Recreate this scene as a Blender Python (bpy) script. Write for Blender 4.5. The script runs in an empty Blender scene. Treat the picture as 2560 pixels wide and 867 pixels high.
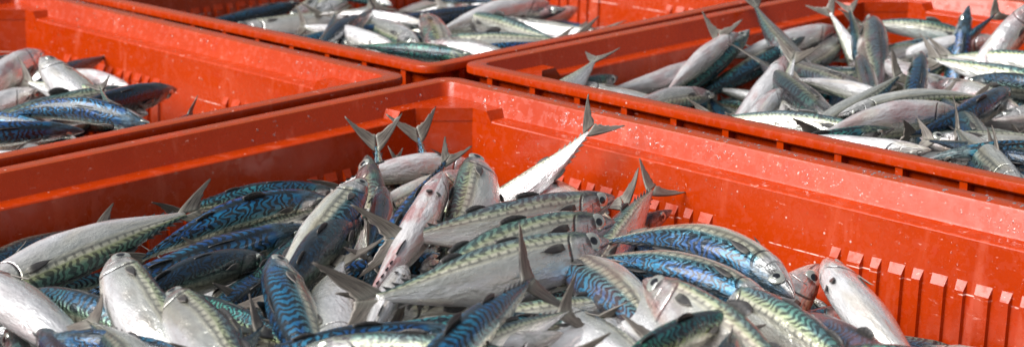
import bpy, math, random
import numpy as np
from mathutils import Vector, Matrix
random.seed(7)
rng = np.random.default_rng(7)
SC = bpy.context.scene
COL = SC.collection

# ------------------------------------------------------------------ camera
W0, H0 = 2560.0, 867.0
FPX, CYP, PITCH, ROLL, YAW = 4645.13, 436.19, .2664, -.01, 2.384
CAM = np.array([2.22864, -1.96860, .6414])
FW = np.array([math.cos(YAW)*math.cos(PITCH), math.sin(YAW)*math.cos(PITCH), -math.sin(PITCH)])
_r = np.array([math.sin(YAW), -math.cos(YAW), 0.0]); _u = np.cross(_r, FW)
RT = math.cos(ROLL)*_r+math.sin(ROLL)*_u
UP = -math.sin(ROLL)*_r+math.cos(ROLL)*_u

cd = bpy.data.cameras.new('camera'); cam = bpy.data.objects.new('camera', cd); COL.objects.link(cam)
m = Matrix(((RT[0], UP[0], -FW[0], CAM[0]), (RT[1], UP[1], -FW[1], CAM[1]), (RT[2], UP[2], -FW[2], CAM[2]), (0, 0, 0, 1)))
cam.matrix_world = m
cd.sensor_width = 36.0; cd.lens = FPX/W0*36.0
cd.shift_y = (CYP-H0/2)/W0
cd.clip_start = .05; cd.clip_end = 500
cd.dof.use_dof = True; cd.dof.focus_distance = 2.48; cd.dof.aperture_fstop = 6.3
SC.camera = cam

def ray(px, py):
    d = FW+RT*(px-W0/2)/FPX-UP*(py-CYP)/FPX
    return d                      # point = CAM + t*d, t = depth

# ------------------------------------------------------------------ tagging
def tag(o, label=None, cat=None, group=None, kind=None):
    if label: o['label'] = label
    if cat: o['category'] = cat
    if group: o['group'] = group
    if kind: o['kind'] = kind
    return o

def link_mesh(name, V, F, mat, parent=None, uv=None, smooth=True, sharp=None):
    me = bpy.data.meshes.new(name)
    me.from_pydata([tuple(map(float, v)) for v in V], [], F)
    if uv is not None:
        l = me.uv_layers.new(name='UVMap')
        l.data.foreach_set('uv', np.asarray(uv, dtype=np.float32).ravel())
    if smooth:
        me.polygons.foreach_set('use_smooth', [True]*len(me.polygons))
        if sharp is not None: me.set_sharp_from_angle(angle=math.radians(sharp))
    me.materials.append(mat)
    me.update()
    o = bpy.data.objects.new(name, me); COL.objects.link(o)
    if parent: o.parent = parent
    return o

# ------------------------------------------------------------------ node helpers
class NT:
    def __init__(s, name):
        s.mat = bpy.data.materials.new(name); s.mat.use_nodes = True
        s.t = s.mat.node_tree; s.t.nodes.clear()
        s.out = s.n('ShaderNodeOutputMaterial')
        s.p = s.n('ShaderNodeBsdfPrincipled'); s.l(s.p.outputs[0], s.out.inputs['Surface'])
    def n(s, t, **k):
        x = s.t.nodes.new(t)
        for a, b in k.items(): setattr(x, a, b)
        return x
    def l(s, a, b): s.t.links.new(a, b)
    def put(s, sock, v):
        if isinstance(v, bpy.types.NodeSocket): s.l(v, sock)
        else: sock.default_value = v
    def math(s, op, a, b=0.0, c=0.0, clamp=False):
        x = s.n('ShaderNodeMath', operation=op); x.use_clamp = clamp
        s.put(x.inputs[0], a); s.put(x.inputs[1], b); s.put(x.inputs[2], c)
        return x.outputs[0]
    def add(s, a, b): return s.math('ADD', a, b)
    def sub(s, a, b): return s.math('SUBTRACT', a, b)
    def mul(s, a, b): return s.math('MULTIPLY', a, b)
    def step(s, v, lo, hi, a=0.0, b=1.0):
        x = s.n('ShaderNodeMapRange', interpolation_type='SMOOTHSTEP')
        s.put(x.inputs['Value'], v); x.inputs['From Min'].default_value = lo; x.inputs['From Max'].default_value = hi
        x.inputs['To Min'].default_value = a; x.inputs['To Max'].default_value = b
        return x.outputs['Result']
    def mix(s, f, a, b, mode='MIX'):
        x = s.n('ShaderNodeMix', data_type='RGBA', blend_type=mode)
        s.put(x.inputs['Factor'], f)
        for k, v in (('A', a), ('B', b)):
            i = [q for q in x.inputs if q.name == k and q.type == 'RGBA'][0]
            if isinstance(v, tuple): v = (*v, 1.0) if len(v) == 3 else v
            s.put(i, v)
        return [q for q in x.outputs if q.type == 'RGBA'][0]
    def xyz(s, x=0.0, y=0.0, z=0.0):
        c = s.n('ShaderNodeCombineXYZ')
        s.put(c.inputs[0], x); s.put(c.inputs[1], y); s.put(c.inputs[2], z); return c.outputs[0]
    def noise(s, vec, scale=1.0, detail=2.0, rough=.5):
        x = s.n('ShaderNodeTexNoise'); s.put(x.inputs['Vector'], vec)
        x.inputs['Scale'].default_value = scale; x.inputs['Detail'].default_value = detail; x.inputs['Roughness'].default_value = rough
        return x.outputs['Fac']
    def ramp(s, v, stops):
        x = s.n('ShaderNodeValToRGB'); s.put(x.inputs[0], v)
        e = x.color_ramp.elements
        while len(e) < len(stops): e.new(.5)
        for i, (p, c) in enumerate(stops):
            e[i].position = p; e[i].color = (*c, 1.0) if len(c) == 3 else c
        return x.outputs[0]
    def bump(s, h, strength, dist):
        x = s.n('ShaderNodeBump'); s.put(x.inputs['Height'], h)
        x.inputs['Strength'].default_value = strength; x.inputs['Distance'].default_value = dist
        return x.outputs[0]

def set_(p, **k):
    for a, b in k.items():
        p.inputs[a.replace('_', ' ')].default_value = b

# ------------------------------------------------------------------ fish skin
def fish_skin():
    N = NT('mackerel_skin'); p = N.p
    uv = N.n('ShaderNodeUVMap'); uv.uv_map = 'UVMap'
    sep = N.n('ShaderNodeSeparateXYZ'); N.l(uv.outputs[0], sep.inputs[0])
    su, sy = sep.outputs[0], sep.outputs[1]
    v0 = N.math('ABSOLUTE', sy)
    oi = N.n('ShaderNodeObjectInfo'); seed = N.mul(oi.outputs['Random'], 97.0)
    oc = N.n('ShaderNodeSeparateColor'); N.l(oi.outputs['Color'], oc.inputs[0])
    hue, dark, pink = oc.outputs[0], oc.outputs[1], oc.outputs[2]
    pale = N.sub(1.0, oi.outputs['Alpha'])
    v = v0
    n1 = N.sub(N.noise(N.xyz(N.mul(su, 9.0), N.mul(sy, 3.0), seed), 1, 2), .5)
    n2 = N.sub(N.noise(N.xyz(N.mul(su, 15.0), N.mul(sy, 6.5), N.add(seed, 5.0)), 1, 1.5), .5)
    n3 = N.noise(N.xyz(N.mul(su, 5.0), N.mul(sy, 2.0), N.add(seed, 11.0)), 1, 3)
    nf = N.noise(N.xyz(N.mul(su, 190.0), N.mul(sy, 70.0), seed), 1, 1)
    # wavy bars
    ph = N.add(N.mul(su, N.add(29.0, N.mul(oi.outputs['Random'], 9.0))), N.add(N.mul(n2, N.add(1.8, N.mul(N.math('FRACT', N.mul(oi.outputs['Random'], 7.3)), 2.8))), N.mul(N.math('SINE', N.mul(v, 24.0)), .20)))
    bars = N.math('SINE', N.mul(ph, 6.2832))
    bars = N.step(bars, -.30, .30)
    vq = N.mul(v, N.add(.90, N.mul(pale, 1.0)))
    low = N.step(N.add(vq, N.mul(n1, .14)), .34, .41, 1.0, 0.0)
    body = N.step(su, .19, .23)
    bmask = N.mul(N.mul(bars, low), N.mul(body, N.sub(1.0, N.mul(pale, .45))))
    vb = N.add(vq, N.mul(n1, .05))
    c1 = N.mix(hue, (.014, .085, .29), (.018, .14, .16))
    c1b = N.mix(hue, (.018, .20, .38), (.06, .28, .19))
    c1 = N.mix(N.step(n3, .4, .62), c1, c1b)
    c2 = N.mix(hue, (.10, .28, .34), (.44, .50, .22))
    back = N.mix(N.step(vb, .01, .09), (.010, .022, .03), c1)
    col = N.mix(N.step(vb, .22, .36), back, c2)
    col = N.mix(N.step(vb, .36, .44), col, (.80, .78, .60))
    col = N.mix(N.mul(N.step(vb, .44, .49), N.step(vb, .49, .55, .75, 0.0)), col, (.16, .17, .17))
    col = N.mix(N.step(vb, .50, .60), col, (.74, .76, .71))
    col = N.mix(N.step(vb, .66, .90), col, (.88, .88, .90))
    # paler fish lose some of the blue
    palec = N.mix(N.step(v, .03, .25), (.28, .31, .24), (.76, .76, .64))
    col = N.mix(N.mul(pale, .42), col, N.mix(N.step(v, .25, .7), palec, (.80, .80, .80)))
    # head: dark mottled crown, silver cheek
    hd = N.step(su, .17, .20, 1.0, 0.0)
    mot = N.noise(N.xyz(N.mul(su, 40.0), N.mul(sy, 9.0), seed), 1, 3, .7)
    crown = N.mix(N.step(mot, .4, .62), (.03, .05, .06), N.mix(hue, (.06, .14, .22), (.16, .20, .12)))
    cheek = N.mix(N.step(mot, .35, .65), (.50, .51, .50), (.84, .83, .82))
    hcol = N.mix(N.step(N.add(v, N.mul(n1, .1)), .24, .38), crown, cheek)
    hcol = N.mix(N.mul(N.step(su, 0.0, .05, 1.0, 0.0), .6), hcol, (.30, .22, .22))
    col = N.mix(hd, col, hcol)
    col = N.mix(N.mul(bmask, .95), col, (.010, .016, .024))
    # small flank speckle rows below the bars
    dots = N.mul(N.step(N.math('SINE', N.mul(su, 175.0)), .3, .8), N.mul(N.step(vq, .38, .43), N.step(vq, .46, .52, 1.0, 0.0)))
    col = N.mix(N.mul(N.mul(dots, body), .55), col, (.03, .04, .045))
    blm = N.noise(N.xyz(N.mul(su, 11.0), N.mul(sy, 7.0), N.add(seed, 51.0)), 1, 4, .65)
    col = N.mix(N.step(blm, .30, .60, .4, 0.0), col, N.mix(.5, col, (.10, .10, .08)), 'MIX')
    tan = N.noise(N.xyz(N.mul(su, 4.0), N.mul(sy, 3.0), N.add(seed, 71.0)), 1, 2)
    col = N.mix(N.mul(N.step(tan, .5, .68), N.mul(N.step(v, .4, .6), .35)), col, (.62, .52, .34))
    # gill cover edge, mouth
    ge = N.sub(su, N.sub(.212, N.mul(N.math('POWER', N.math('ABSOLUTE', N.sub(v, .55)), 2.0), .30)))
    gl = N.mul(N.step(N.math('ABSOLUTE', ge), .001, .009, 1.0, 0.0), N.mul(N.step(v, .18, .28), N.step(v, .86, .94, 1.0, 0.0)))
    g2 = N.sub(su, N.sub(.150, N.mul(N.math('POWER', N.math('ABSOLUTE', N.sub(v, .55)), 2.0), .25)))
    gl2 = N.mul(N.step(N.math('ABSOLUTE', g2), .0, .004, .6, 0.0), N.mul(N.step(v, .40, .45), N.step(v, .76, .84, 1.0, 0.0)))
    mo = N.sub(v, N.sub(.66, N.mul(su, 1.2)))
    ml = N.mul(N.step(N.math('ABSOLUTE', mo), .01, .06, 1.0, 0.0), N.step(su, .062, .07, 1.0, 0.0))
    lines = N.math('MAXIMUM', N.math('MAXIMUM', gl, gl2), ml)
    col = N.mix(N.mul(lines, .9), col, (.03, .03, .035))
    # blood and bruising
    blot = N.step(N.noise(N.xyz(N.mul(su, 7.0), N.mul(sy, 2.5), N.add(seed, 31.0)), 1, 3), .42, .66)
    pk = N.mul(N.mul(blot, pink), N.add(N.mul(hd, .6), N.step(v, .3, .8, .35, .9)))
    col = N.mix(N.math('MINIMUM', pk, .7), col, (.50, .15, .15))
    col = N.mix(N.mul(pink, .10), col, (.70, .45, .43))
    er = N.math('SQRT', N.add(N.math('POWER', N.sub(su, .092), 2.0), N.math('POWER', N.mul(N.sub(v, .40), .28), 2.0)))
    col = N.mix(N.step(er, .030, .044, .8, 0.0), col, (.05, .05, .05))
    rk = N.mul(N.step(v, .25, .5, 1.0, 0.0), N.mul(N.math('FRACT', N.mul(oi.outputs['Random'], 13.7)), .45))
    col = N.mix(rk, col, (.012, .02, .03))
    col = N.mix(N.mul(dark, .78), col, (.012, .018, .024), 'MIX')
    N.l(col, p.inputs['Base Color'])
    N.l(N.mul(N.step(v, .22, .45, .45, 1.0), N.step(v, .5, .85, .72, .50)), p.inputs['Metallic'])
    N.l(N.add(N.mul(nf, .08), N.step(blm, .3, .7, .11, .24)), p.inputs['Roughness'])
    set_(p, Coat_Weight=.42, Coat_Roughness=.04)
    h = N.add(N.mul(nf, .22), N.add(N.mul(lines, -1.2), N.add(N.mul(n3, .8), N.mul(blm, 3.2))))
    N.l(N.bump(h, .65, .0022), p.inputs['Normal'])
    return N.mat

def fin_skin(name, c0, c1):
    N = NT(name); p = N.p
    uv = N.n('ShaderNodeUVMap'); uv.uv_map = 'UVMap'
    sep = N.n('ShaderNodeSeparateXYZ'); N.l(uv.outputs[0], sep.inputs[0])
    oi = N.n('ShaderNodeObjectInfo')
    nz = N.noise(N.xyz(N.mul(sep.outputs[0], 2.0), N.mul(sep.outputs[1], 26.0), N.mul(oi.outputs['Random'], 50.0)), 1, 3, .7)
    c = N.mix(N.step(nz, .35, .65), c0, c1)
    c = N.mix(N.step(sep.outputs[0], .0, .3, .35, 0.0), c, (.26, .26, .22))
    c = N.mix(N.step(sep.outputs[1], .93, 1.0, 0.0, .5), c, (.34, .30, .27))
    N.l(c, p.inputs['Base Color']); set_(p, Roughness=.42, Coat_Weight=.12, Coat_Roughness=.15, Metallic=.0, Specular_IOR_Level=.35)
    N.l(N.bump(nz, .5, .0008), p.inputs['Normal'])
    return N.mat

def plain(name, c, rough, metal=0.0, coat=0.0):
    N = NT(name)
    g = N.n('ShaderNodeTexCoord')
    nz = N.noise(g.outputs['Object'], 300, 2)
    N.l(N.mix(nz, c, tuple(x*.8 for x in c)), N.p.inputs['Base Color'])
    set_(N.p, Roughness=rough, Metallic=metal, Coat_Weight=coat)
    return N.mat

SKIN = fish_skin()
TAILM = fin_skin('tail_fin_skin', (.022, .018, .017), (.19, .165, .14))
FINM = fin_skin('fin_skin', (.012, .013, .016), (.07, .065, .062))
IRIS = plain('eye_iris', (.62, .64, .58), .18, .7, 1.0)
PUPIL = plain('eye_pupil', (.008, .009, .012), .06, 0, 1.0)

# ------------------------------------------------------------------ one mackerel
PS = np.array([0, .006, .02, .045, .08, .12, .17, .22, .28, .35, .42, .5, .58, .66, .73, .79, .84, .875, .90])
PH = np.array([.004, .016, .034, .060, .088, .112, .137, .154, .168, .178, .180, .172, .152, .124, .094, .066, .043, .030, .028])*.93
PW = np.array([.004, .013, .026, .042, .060, .078, .097, .110, .120, .127, .128, .120, .104, .082, .060, .041, .027, .019, .014])*.97
NR, NA = 54, 26
SS = np.concatenate([np.linspace(0, .12, 14)**1.0, np.linspace(.12, .90, NR-13)[1:]])
NR = len(SS)
HH = np.interp(SS, PS, PH)/2; WW = np.interp(SS, PS, PW)/2

def solid_sheet(name, G, UVg, th, mat, parent):
    """G: n x m x 3 grid; gives it thickness th along its local normal; UVg n x m x 2"""
    n, mm, _ = G.shape
    du = np.gradient(G, axis=0); dv = np.gradient(G, axis=1)
    nn = np.cross(du, dv); nn /= (np.linalg.norm(nn, axis=2, keepdims=True)+1e-12)
    A = (G+nn*th/2).reshape(-1, 3); B = (G-nn*th/2).reshape(-1, 3)
    V = np.vstack([A, B]); K = n*mm; F = []; U = []
    uvf = UVg.reshape(-1, 2); uvf = np.vstack([uvf, uvf])
    idx = lambda i, j: i*mm+j
    for i in range(n-1):
        for j in range(mm-1):
            F.append((idx(i, j), idx(i+1, j), idx(i+1, j+1), idx(i, j+1)))
            F.append((K+idx(i, j), K+idx(i, j+1), K+idx(i+1, j+1), K+idx(i+1, j)))
    bd = [idx(i, 0) for i in range(n)]+[idx(n-1, j) for j in range(1, mm)]+[idx(i, mm-1) for i in range(n-2, -1, -1)]+[idx(0, j) for j in range(mm-2, 0, -1)]
    for k in range(len(bd)):
        a, b = bd[k], bd[(k+1) % len(bd)]
        F.append((a, K+a, K+b, b))
    for f in F:
        for q in f: U.append(uvf[q])
    return link_mesh(name, V, F, mat, parent, uv=U)

def join_sheets(parts):
    V = []; F = []; U = []; o = 0
    for (v, f, u) in parts:
        V.extend(v); F.extend([tuple(q+o for q in g) for g in f]); U.extend(u); o += len(v)
    return V, F, U

def make_fish(P0, P1, P2, D, L, label, group, col, twist=0.0, fan=1.0, detail=2, girth=1.0, tail_roll=0.0, name='mackerel'):
    """P0 snout, P2 tail tip middle, P1 the bezier control point; D the direction its back faces"""
    P0, P1, P2, D = map(np.asarray, (P0, P1, P2, D))
    def bez(t): t = np.asarray(t)[..., None]; return (1-t)**2*P0+2*t*(1-t)*P1+t*t*P2
    tt = np.linspace(0, 1, 200); pts = bez(tt); seg = np.linalg.norm(np.diff(pts, axis=0), axis=1)
    cum = np.concatenate([[0], np.cumsum(seg)]); tot = cum[-1]
    def at(s): return bez(np.interp(np.asarray(s)*tot, cum, tt))
    def frame(s):
        s = np.asarray(s, float)
        T = at(np.clip(s+.01, 0, 1))-at(np.clip(s-.01, 0, 1)); T /= np.linalg.norm(T, axis=-1, keepdims=True)
        d = D-(T*D).sum(-1, keepdims=True)*T; d /= np.linalg.norm(d, axis=-1, keepdims=True)
        sd = np.cross(T, d)
        if twist:
            a = np.asarray((s-.4)*twist)[..., None]
            d, sd = d*np.cos(a)+sd*np.sin(a), sd*np.cos(a)-d*np.sin(a)
        return T, d, sd
    root = bpy.data.objects.new(name, None); COL.objects.link(root)
    c0 = at(.42); root.location = tuple(c0); root.empty_display_size = .02
    tag(root, label, 'fish', group)
    g = tot*girth
    # body
    C = at(SS)-c0; T, d, sd = frame(SS)
    th = np.arange(NA)/NA*2*math.pi
    ct, st = np.cos(th), np.sin(th)
    y = np.sign(ct)*np.abs(ct)**.94; x = np.sign(st)*np.abs(st)**.86
    gill = .212-((np.abs(np.where(th > math.pi, 2*math.pi-th, th)/math.pi-.55))**2)*.30
    R = 1+.06*(SS[:, None] < gill[None, :])*np.clip((SS[:, None]-.03)/.12, 0, 1)
    lump = 1+.018*np.sin(SS[:, None]*23+th[None, :]*2+tot*90)*np.clip(SS[:, None]*4, 0, 1)
    V = C[:, None, :]+d[:, None, :]*(HH[:, None]*y[None, :]*R*lump*g)[..., None]+sd[:, None, :]*(WW[:, None]*x[None, :]*R*lump*g)[..., None]
    V = V.reshape(-1, 3); V = np.vstack([V, C[0]-T[0]*.003*g, C[-1]+T[-1]*.004*g])
    F = []; U = []
    ang = lambda j: (2*j/NA if j <= NA/2 else 2*j/NA-2)
    for i in range(NR-1):
        for j in range(NA):
            j2 = (j+1) % NA
            F.append((i*NA+j, i*NA+j2, (i+1)*NA+j2, (i+1)*NA+j))
            a, b = ang(j), ang(j+1)
            if j+1 > NA/2 and j <= NA/2 and b < 0: b = 1.0 if j+1 == NA/2 else b
            if j == NA//2: a = -1.0
            if j == NA-1: b = 0.0
            U += [(SS[i], a), (SS[i], b), (SS[i+1], b), (SS[i+1], a)]
    n0 = NR*NA
    for j in range(NA):
        j2 = (j+1) % NA
        F.append((n0, j2, j)); U += [(0, ang(j)), (0, ang(j)), (0, ang(j))]
        F.append((n0+1, (NR-1)*NA+j, (NR-1)*NA+j2)); U += [(.9, ang(j))]*3
    body = link_mesh('body', V, F, SKIN, root, uv=U)
    body.color = col
    # tail fin: two swept lobes on one mesh
    s0 = .872
    T1, d1, sd1 = [q[0] for q in frame(np.array([.90]))]
    if tail_roll:
        a = -tail_roll; d1, sd1 = d1*math.cos(a)+sd1*math.sin(a), sd1*math.cos(a)-d1*math.sin(a)
    b0 = at(np.array([s0]))[0]-c0
    parts = []
    n, mm = 14, 6
    cv = rng.uniform(-.10, .10)
    for sg in (1, -1):
        i = np.linspace(0, 1, n)[:, None]; j = np.linspace(0, 1, mm)[None, :]
        # leading edge and trailing edge in (along, up) coordinates (fish lengths)
        lx = .185*i**1.12; ly = .005+.112*fan*i**.86
        tx = .088+.100*i**1.5; ty = .0+.114*fan*i**1.22
        X = lx*(1-j)+tx*j; Y = ly*(1-j)+ty*j
        X = X+rng.uniform(-.006, .006, (n, 1))*(j > .9)+.004*np.sin(j*17+sg)*i*(j > .7)
        Z = cv*Y*Y*8+.02*np.sin(i*3)*sg*i*.3
        G = b0+(T1*X[..., None]+d1*(sg*Y)[..., None]+sd1*Z[..., None])*g
        U_ = np.stack([i+0*j, j+0*i], -1)
        if sg < 0: G = G[:, ::-1]; U_ = U_[:, ::-1]
        parts.append((G, U_))
    Vs = []; Fs = []; Us = []
    for G, U_ in parts:
        du = np.gradient(G, axis=0); dv = np.gradient(G, axis=1); nn = np.cross(du, dv); nn /= (np.linalg.norm(nn, axis=2, keepdims=True)+1e-12)
        thk = np.linspace(.0028, .0007, n)[:, None, None]
        A = (G+nn*thk/2).reshape(-1, 3); B = (G-nn*thk/2).reshape(-1, 3); o = len(Vs); K = n*mm
        Vs.extend(A); Vs.extend(B); uvf = U_.reshape(-1, 2)
        fl = []
        for a in range(n-1):
            for b in range(mm-1):
                q = (a*mm+b, (a+1)*mm+b, (a+1)*mm+b+1, a*mm+b+1); fl.append(q); fl.append(tuple(K+z for z in q[::-1]))
        bd = [a*mm for a in range(n)]+[(n-1)*mm+b for b in range(1, mm)]+[a*mm+mm-1 for a in range(n-2, -1, -1)]+[b for b in range(mm-2, 0, -1)]
        for k in range(len(bd)):
            a, b = bd[k], bd[(k+1) % len(bd)]; fl.append((a, K+a, K+b, b))
        for f in fl:
            Fs.append(tuple(q+o for q in f)); Us += [uvf[q % K] for q in f]
    link_mesh('tail_fin', Vs, Fs, TAILM, root, uv=Us)
    # eyes
    def surf(s, v, sg, out=0.0):
        T_, d_, s_ = [q[0] for q in frame(np.array([s]))]
        a = v*math.pi; h = np.interp(s, PS, PH)/2*g; w = np.interp(s, PS, PW)/2*g
        r = 1+.035*min(max((s-.03)/.12, 0), 1)*(s < .21)
        yy = abs(math.cos(a))**.94*(1 if math.cos(a) > 0 else -1); xx = abs(math.sin(a))**.86
        nrm = d_*(math.cos(a)/h)+s_*sg*(math.sin(a)/w); nrm /= np.linalg.norm(nrm)
        return at(np.array([s]))[0]-c0+d_*h*yy*r+s_*w*xx*sg*r+nrm*out, nrm, T_
    def dome(name, cpt, nrm, tdir, rad, flat, mat, parent):
        e2 = np.cross(nrm, tdir); e2 /= np.linalg.norm(e2); e1 = np.cross(e2, nrm)
        Vd = []; Fd = []; k = 14; rr = 5
        for i_ in range(rr):
            ph = (i_/rr)*math.pi/2
            for q in range(k):
                t_ = 2*math.pi*q/k
                Vd.append(cpt+(e1*math.cos(t_)+e2*math.sin(t_))*rad*math.cos(ph)+nrm*rad*flat*math.sin(ph))
        Vd.append(cpt+nrm*rad*flat)
        for i_ in range(rr-1):
            for q in range(k): Fd.append((i_*k+q, i_*k+(q+1) % k, (i_+1)*k+(q+1) % k, (i_+1)*k+q))
        for q in range(k): Fd.append(((rr-1)*k+q, (rr-1)*k+(q+1) % k, rr*k))
        return link_mesh(name, Vd, Fd, mat, parent)
    if detail >= 1:
        for sg in (1, -1):
            c, nr, t_ = surf(.092, .40, sg, -.0012)
            if detail == 1 and nr @ (CAM-c-c0) < 0: continue
            e = dome('eye', c, nr, t_, .0285*g, .28, IRIS, root)
            dome('pupil', c+nr*.0046*g, nr, t_, .0150*g, .30, PUPIL, e)
    # fins
    def blade(name, base, along, out, length, width, mat, parent=root, k=6, mm_=4, curve=.2):
        i = np.linspace(0, 1, k)[:, None]; j = np.linspace(-1, 1, mm_)[None, :]
        wd = width*np.sin(np.clip(i*1.0+.18, 0, 1)*math.pi)**.8*(1-.35*i)
        side = np.cross(along, out); side /= np.linalg.norm(side)
        G = base+along*(i*length+0*j)[..., None]+side*(j*wd*.5)[..., None]+out*(curve*length*i*i+0*j)[..., None]
        U_ = np.stack([i+0*j, j*.5+.5+0*i], -1)
        return solid_sheet(name, G, U_, .0011, mat, parent)
    if detail >= 1:
        for sg in (1, -1):
            c, nr, t_ = surf(.232, .40, sg, .0008)
            if detail == 1 and nr @ (CAM-c-c0) < 0: continue
            a = t_*math.cos(.10)+nr*math.sin(.10); a /= np.linalg.norm(a)
            blade('pectoral_fin', c, a, nr, .100*g, .030*g, FINM, curve=.02+.10*random.random())
    if detail >= 2:
        for sg in (1, -1):
            c, nr, t_ = surf(.275, .93, sg, .0004)
            a = t_*math.cos(.3)+nr*math.sin(.3); a /= np.linalg.norm(a)
            blade('pelvic_fin', c, a, nr, .062*g, .024*g, FINM, curve=.1)
    def median(name, s0, s1, hgt, sgn, rake, parts=None):
        k = 7; i = np.linspace(0, 1, k)
        s = s0+(s1-s0)*i; T_, d_, s_ = frame(s); h = np.interp(s, PS, PH)/2*g
        base = at(s)-c0+d_*(sgn*h*.96)[:, None]
        prof = np.sin(np.clip(i*1.9+.12, 0, math.pi))**.7*(1-.55*i)
        top = base+d_*(sgn*prof*hgt*g)[:, None]+T_*(rake*prof*hgt*g)[:, None]
        G = np.stack([base, (base+top)/2, top], 1)
        U_ = np.stack([np.tile(np.array([[0, .5, 1.0]]), (k, 1)), np.tile(i[:, None], (1, 3))], -1)
        return solid_sheet(name, G, U_, .0010, FINM, root)
    if detail >= 1:
        median('dorsal_fin', .34, .44, random.choice((.012, .016, .03, .05)), 1, .6)
    if detail >= 2:
        median('dorsal_fin', .57, .65, .026, 1, .7)
        median('anal_fin', .60, .68, .024, -1, .7)
        for sgn, nm in ((1, 'finlet_row'), (-1, 'finlet_row')):
            Vf = []; Ff = []; Uf = []
            for q in range(5):
                sa = .705+q*.034; sb = sa+.022
                for cc in (0,):
                    T_, d_, s_ = frame(np.array([sa, sb])); h = np.interp([sa, sb], PS, PH)/2*g
                    pA = at(np.array([sa, sb]))-c0+d_*(sgn*h*.95)[:, None]
                    tip = pA[1]+d_[1]*sgn*.014*g+T_[1]*.012*g
                    o = len(Vf); w_ = s_[0]*.0007
                    Vf += [pA[0]-w_, pA[1]-w_, tip-w_*.3, pA[0]+w_, pA[1]+w_, tip+w_*.3]
                    fs = [(0, 1, 2), (5, 4, 3), (0, 2, 5, 3), (2, 1, 4, 5)]
                    for f in fs: Ff.append(tuple(z+o for z in f)); Uf += [(.5, .5)]*len(f)
            link_mesh(nm, Vf, Ff, FINM, root, uv=Uf, smooth=False)
    return root

# ------------------------------------------------------------------ bins
def plastic():
    N = NT('red_plastic'); p = N.p
    tc = N.n('ShaderNodeTexCoord'); P = tc.outputs['Object']
    oi = N.n('ShaderNodeObjectInfo')
    mp = N.n('ShaderNodeMapping'); N.l(P, mp.inputs[0])
    a = N.noise(P, 4.0, 4, .6)
    b = N.noise(P, 30.0, 4, .65)
    # streaks run down the walls
    m2 = N.n('ShaderNodeMapping'); N.l(P, m2.inputs[0]); m2.inputs['Scale'].default_value = (34, 34, 5)
    st = N.noise(m2.outputs[0], 1.0, 3, .6)
    col = N.mix(N.step(a, .3, .7), (.33, .024, .0005), (.39, .032, .0009))
    col = N.mix(N.mul(N.step(b, .55, .75), .35), col, (.36, .015, .001))
    col = N.mix(N.mul(N.step(st, .56, .76), .16), col, (.85, .26, .17))
    # the flat top of the rim is worn brown and scraped
    sp = N.n('ShaderNodeSeparateXYZ'); N.l(P, sp.inputs[0])
    m4 = N.n('ShaderNodeMapping'); N.l(P, m4.inputs[0]); m4.inputs['Scale'].default_value = (9, 9, 1)
    w4 = N.noise(m4.outputs[0], 1.0, 5, .75)
    col = N.mix(N.mul(N.step(sp.outputs[2], -.0030, -.0008), N.step(w4, .35, .60, .25, .85)), col, (.26, .040, .006))
    # a dried line of scum left along the inner walls
    wl = N.mul(N.step(N.math('ABSOLUTE', N.add(sp.outputs[2], N.add(.106, N.mul(a, .004)))), .0003, .0012, 1.0, 0.0), N.step(b, .48, .60))
    col = N.mix(N.mul(wl, .8), col, (.85, .62, .55))
    # scuffs
    m3 = N.n('ShaderNodeMapping'); N.l(P, m3.inputs[0]); m3.inputs['Scale'].default_value = (60, 60, 220); m3.inputs['Rotation'].default_value = (.3, .5, .2)
    sc = N.noise(m3.outputs[0], 1.0, 4, .75)
    col = N.mix(N.mul(N.step(sc, .64, .72), .5), col, (.88, .50, .42))
    vo = N.n('ShaderNodeTexVoronoi'); N.l(P, vo.inputs['Vector']); vo.inputs['Scale'].default_value = 42.0
    dt = N.mul(N.step(vo.outputs['Distance'], .04, .09, 1.0, 0.0), N.step(a, .52, .60))
    col = N.mix(N.mul(dt, .45), col, (.90, .78, .74))
    N.l(col, p.inputs['Base Color'])
    wt = N.noise(P, 75.0, 3, .6)
    N.l(N.add(N.step(a, .3, .75, .12, .20), N.add(N.mul(st, .12), N.step(wt, .48, .62, 0.0, .22))), p.inputs['Roughness'])
    set_(p, IOR=1.46, Specular_IOR_Level=.5, Coat_Weight=.0, Coat_Roughness=.12)
    hh = N.add(N.add(N.mul(a, 1.5), N.mul(b, .12)), N.mul(dt, .5))
    N.l(N.bump(hh, .25, .004), p.inputs['Normal'])
    return N.mat
RED = plastic()

BA, BB, BH = 1.263, 1.181, .56
Wr, W2, HL = .030, .069, .036

def outline(d, r, cham=None, n=8):
    """closed loop, n points per corner, of the bin's rectangle moved in by d; corner radius r or a straight chamfer"""
    pts = []
    for (cx, cy, a0) in ((BA, BB, 0), (0, BB, 90), (0, 0, 180), (BA, 0, 270)):
        sx, sy = (1 if cx else -1), (1 if cy else -1)
        ox, oy = cx-sx*d, cy-sy*d
        if cham:
            e0 = np.array([ox, oy-sy*cham]); e1 = np.array([ox-sx*cham, oy])
            if a0 in (90, 270): e0, e1 = e1, e0
            for k in range(n):
                t = k/(n-1); pts.append(e0*(1-t)+e1*t)
        else:
            c = np.array([ox-sx*r, oy-sy*r])
            for k in range(n):
                a = math.radians(a0+90*k/(n-1)); pts.append(c+r*np.array([math.cos(a), math.sin(a)]))
    return pts

def rings(profile, close=None):
    V = []; F = []; n = 32
    for (d, z, r, ch) in profile:
        for q in outline(d, r, ch): V.append((q[0], q[1], z))
    for i in range(len(profile)-1):
        for j in range(n):
            j2 = (j+1) % n
            F.append((i*n+j, i*n+j2, (i+1)*n+j2, (i+1)*n+j))
    if close is not None:
        F.append(tuple((len(profile)-1)*n+j for j in range(n)))
    return V, F

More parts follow.
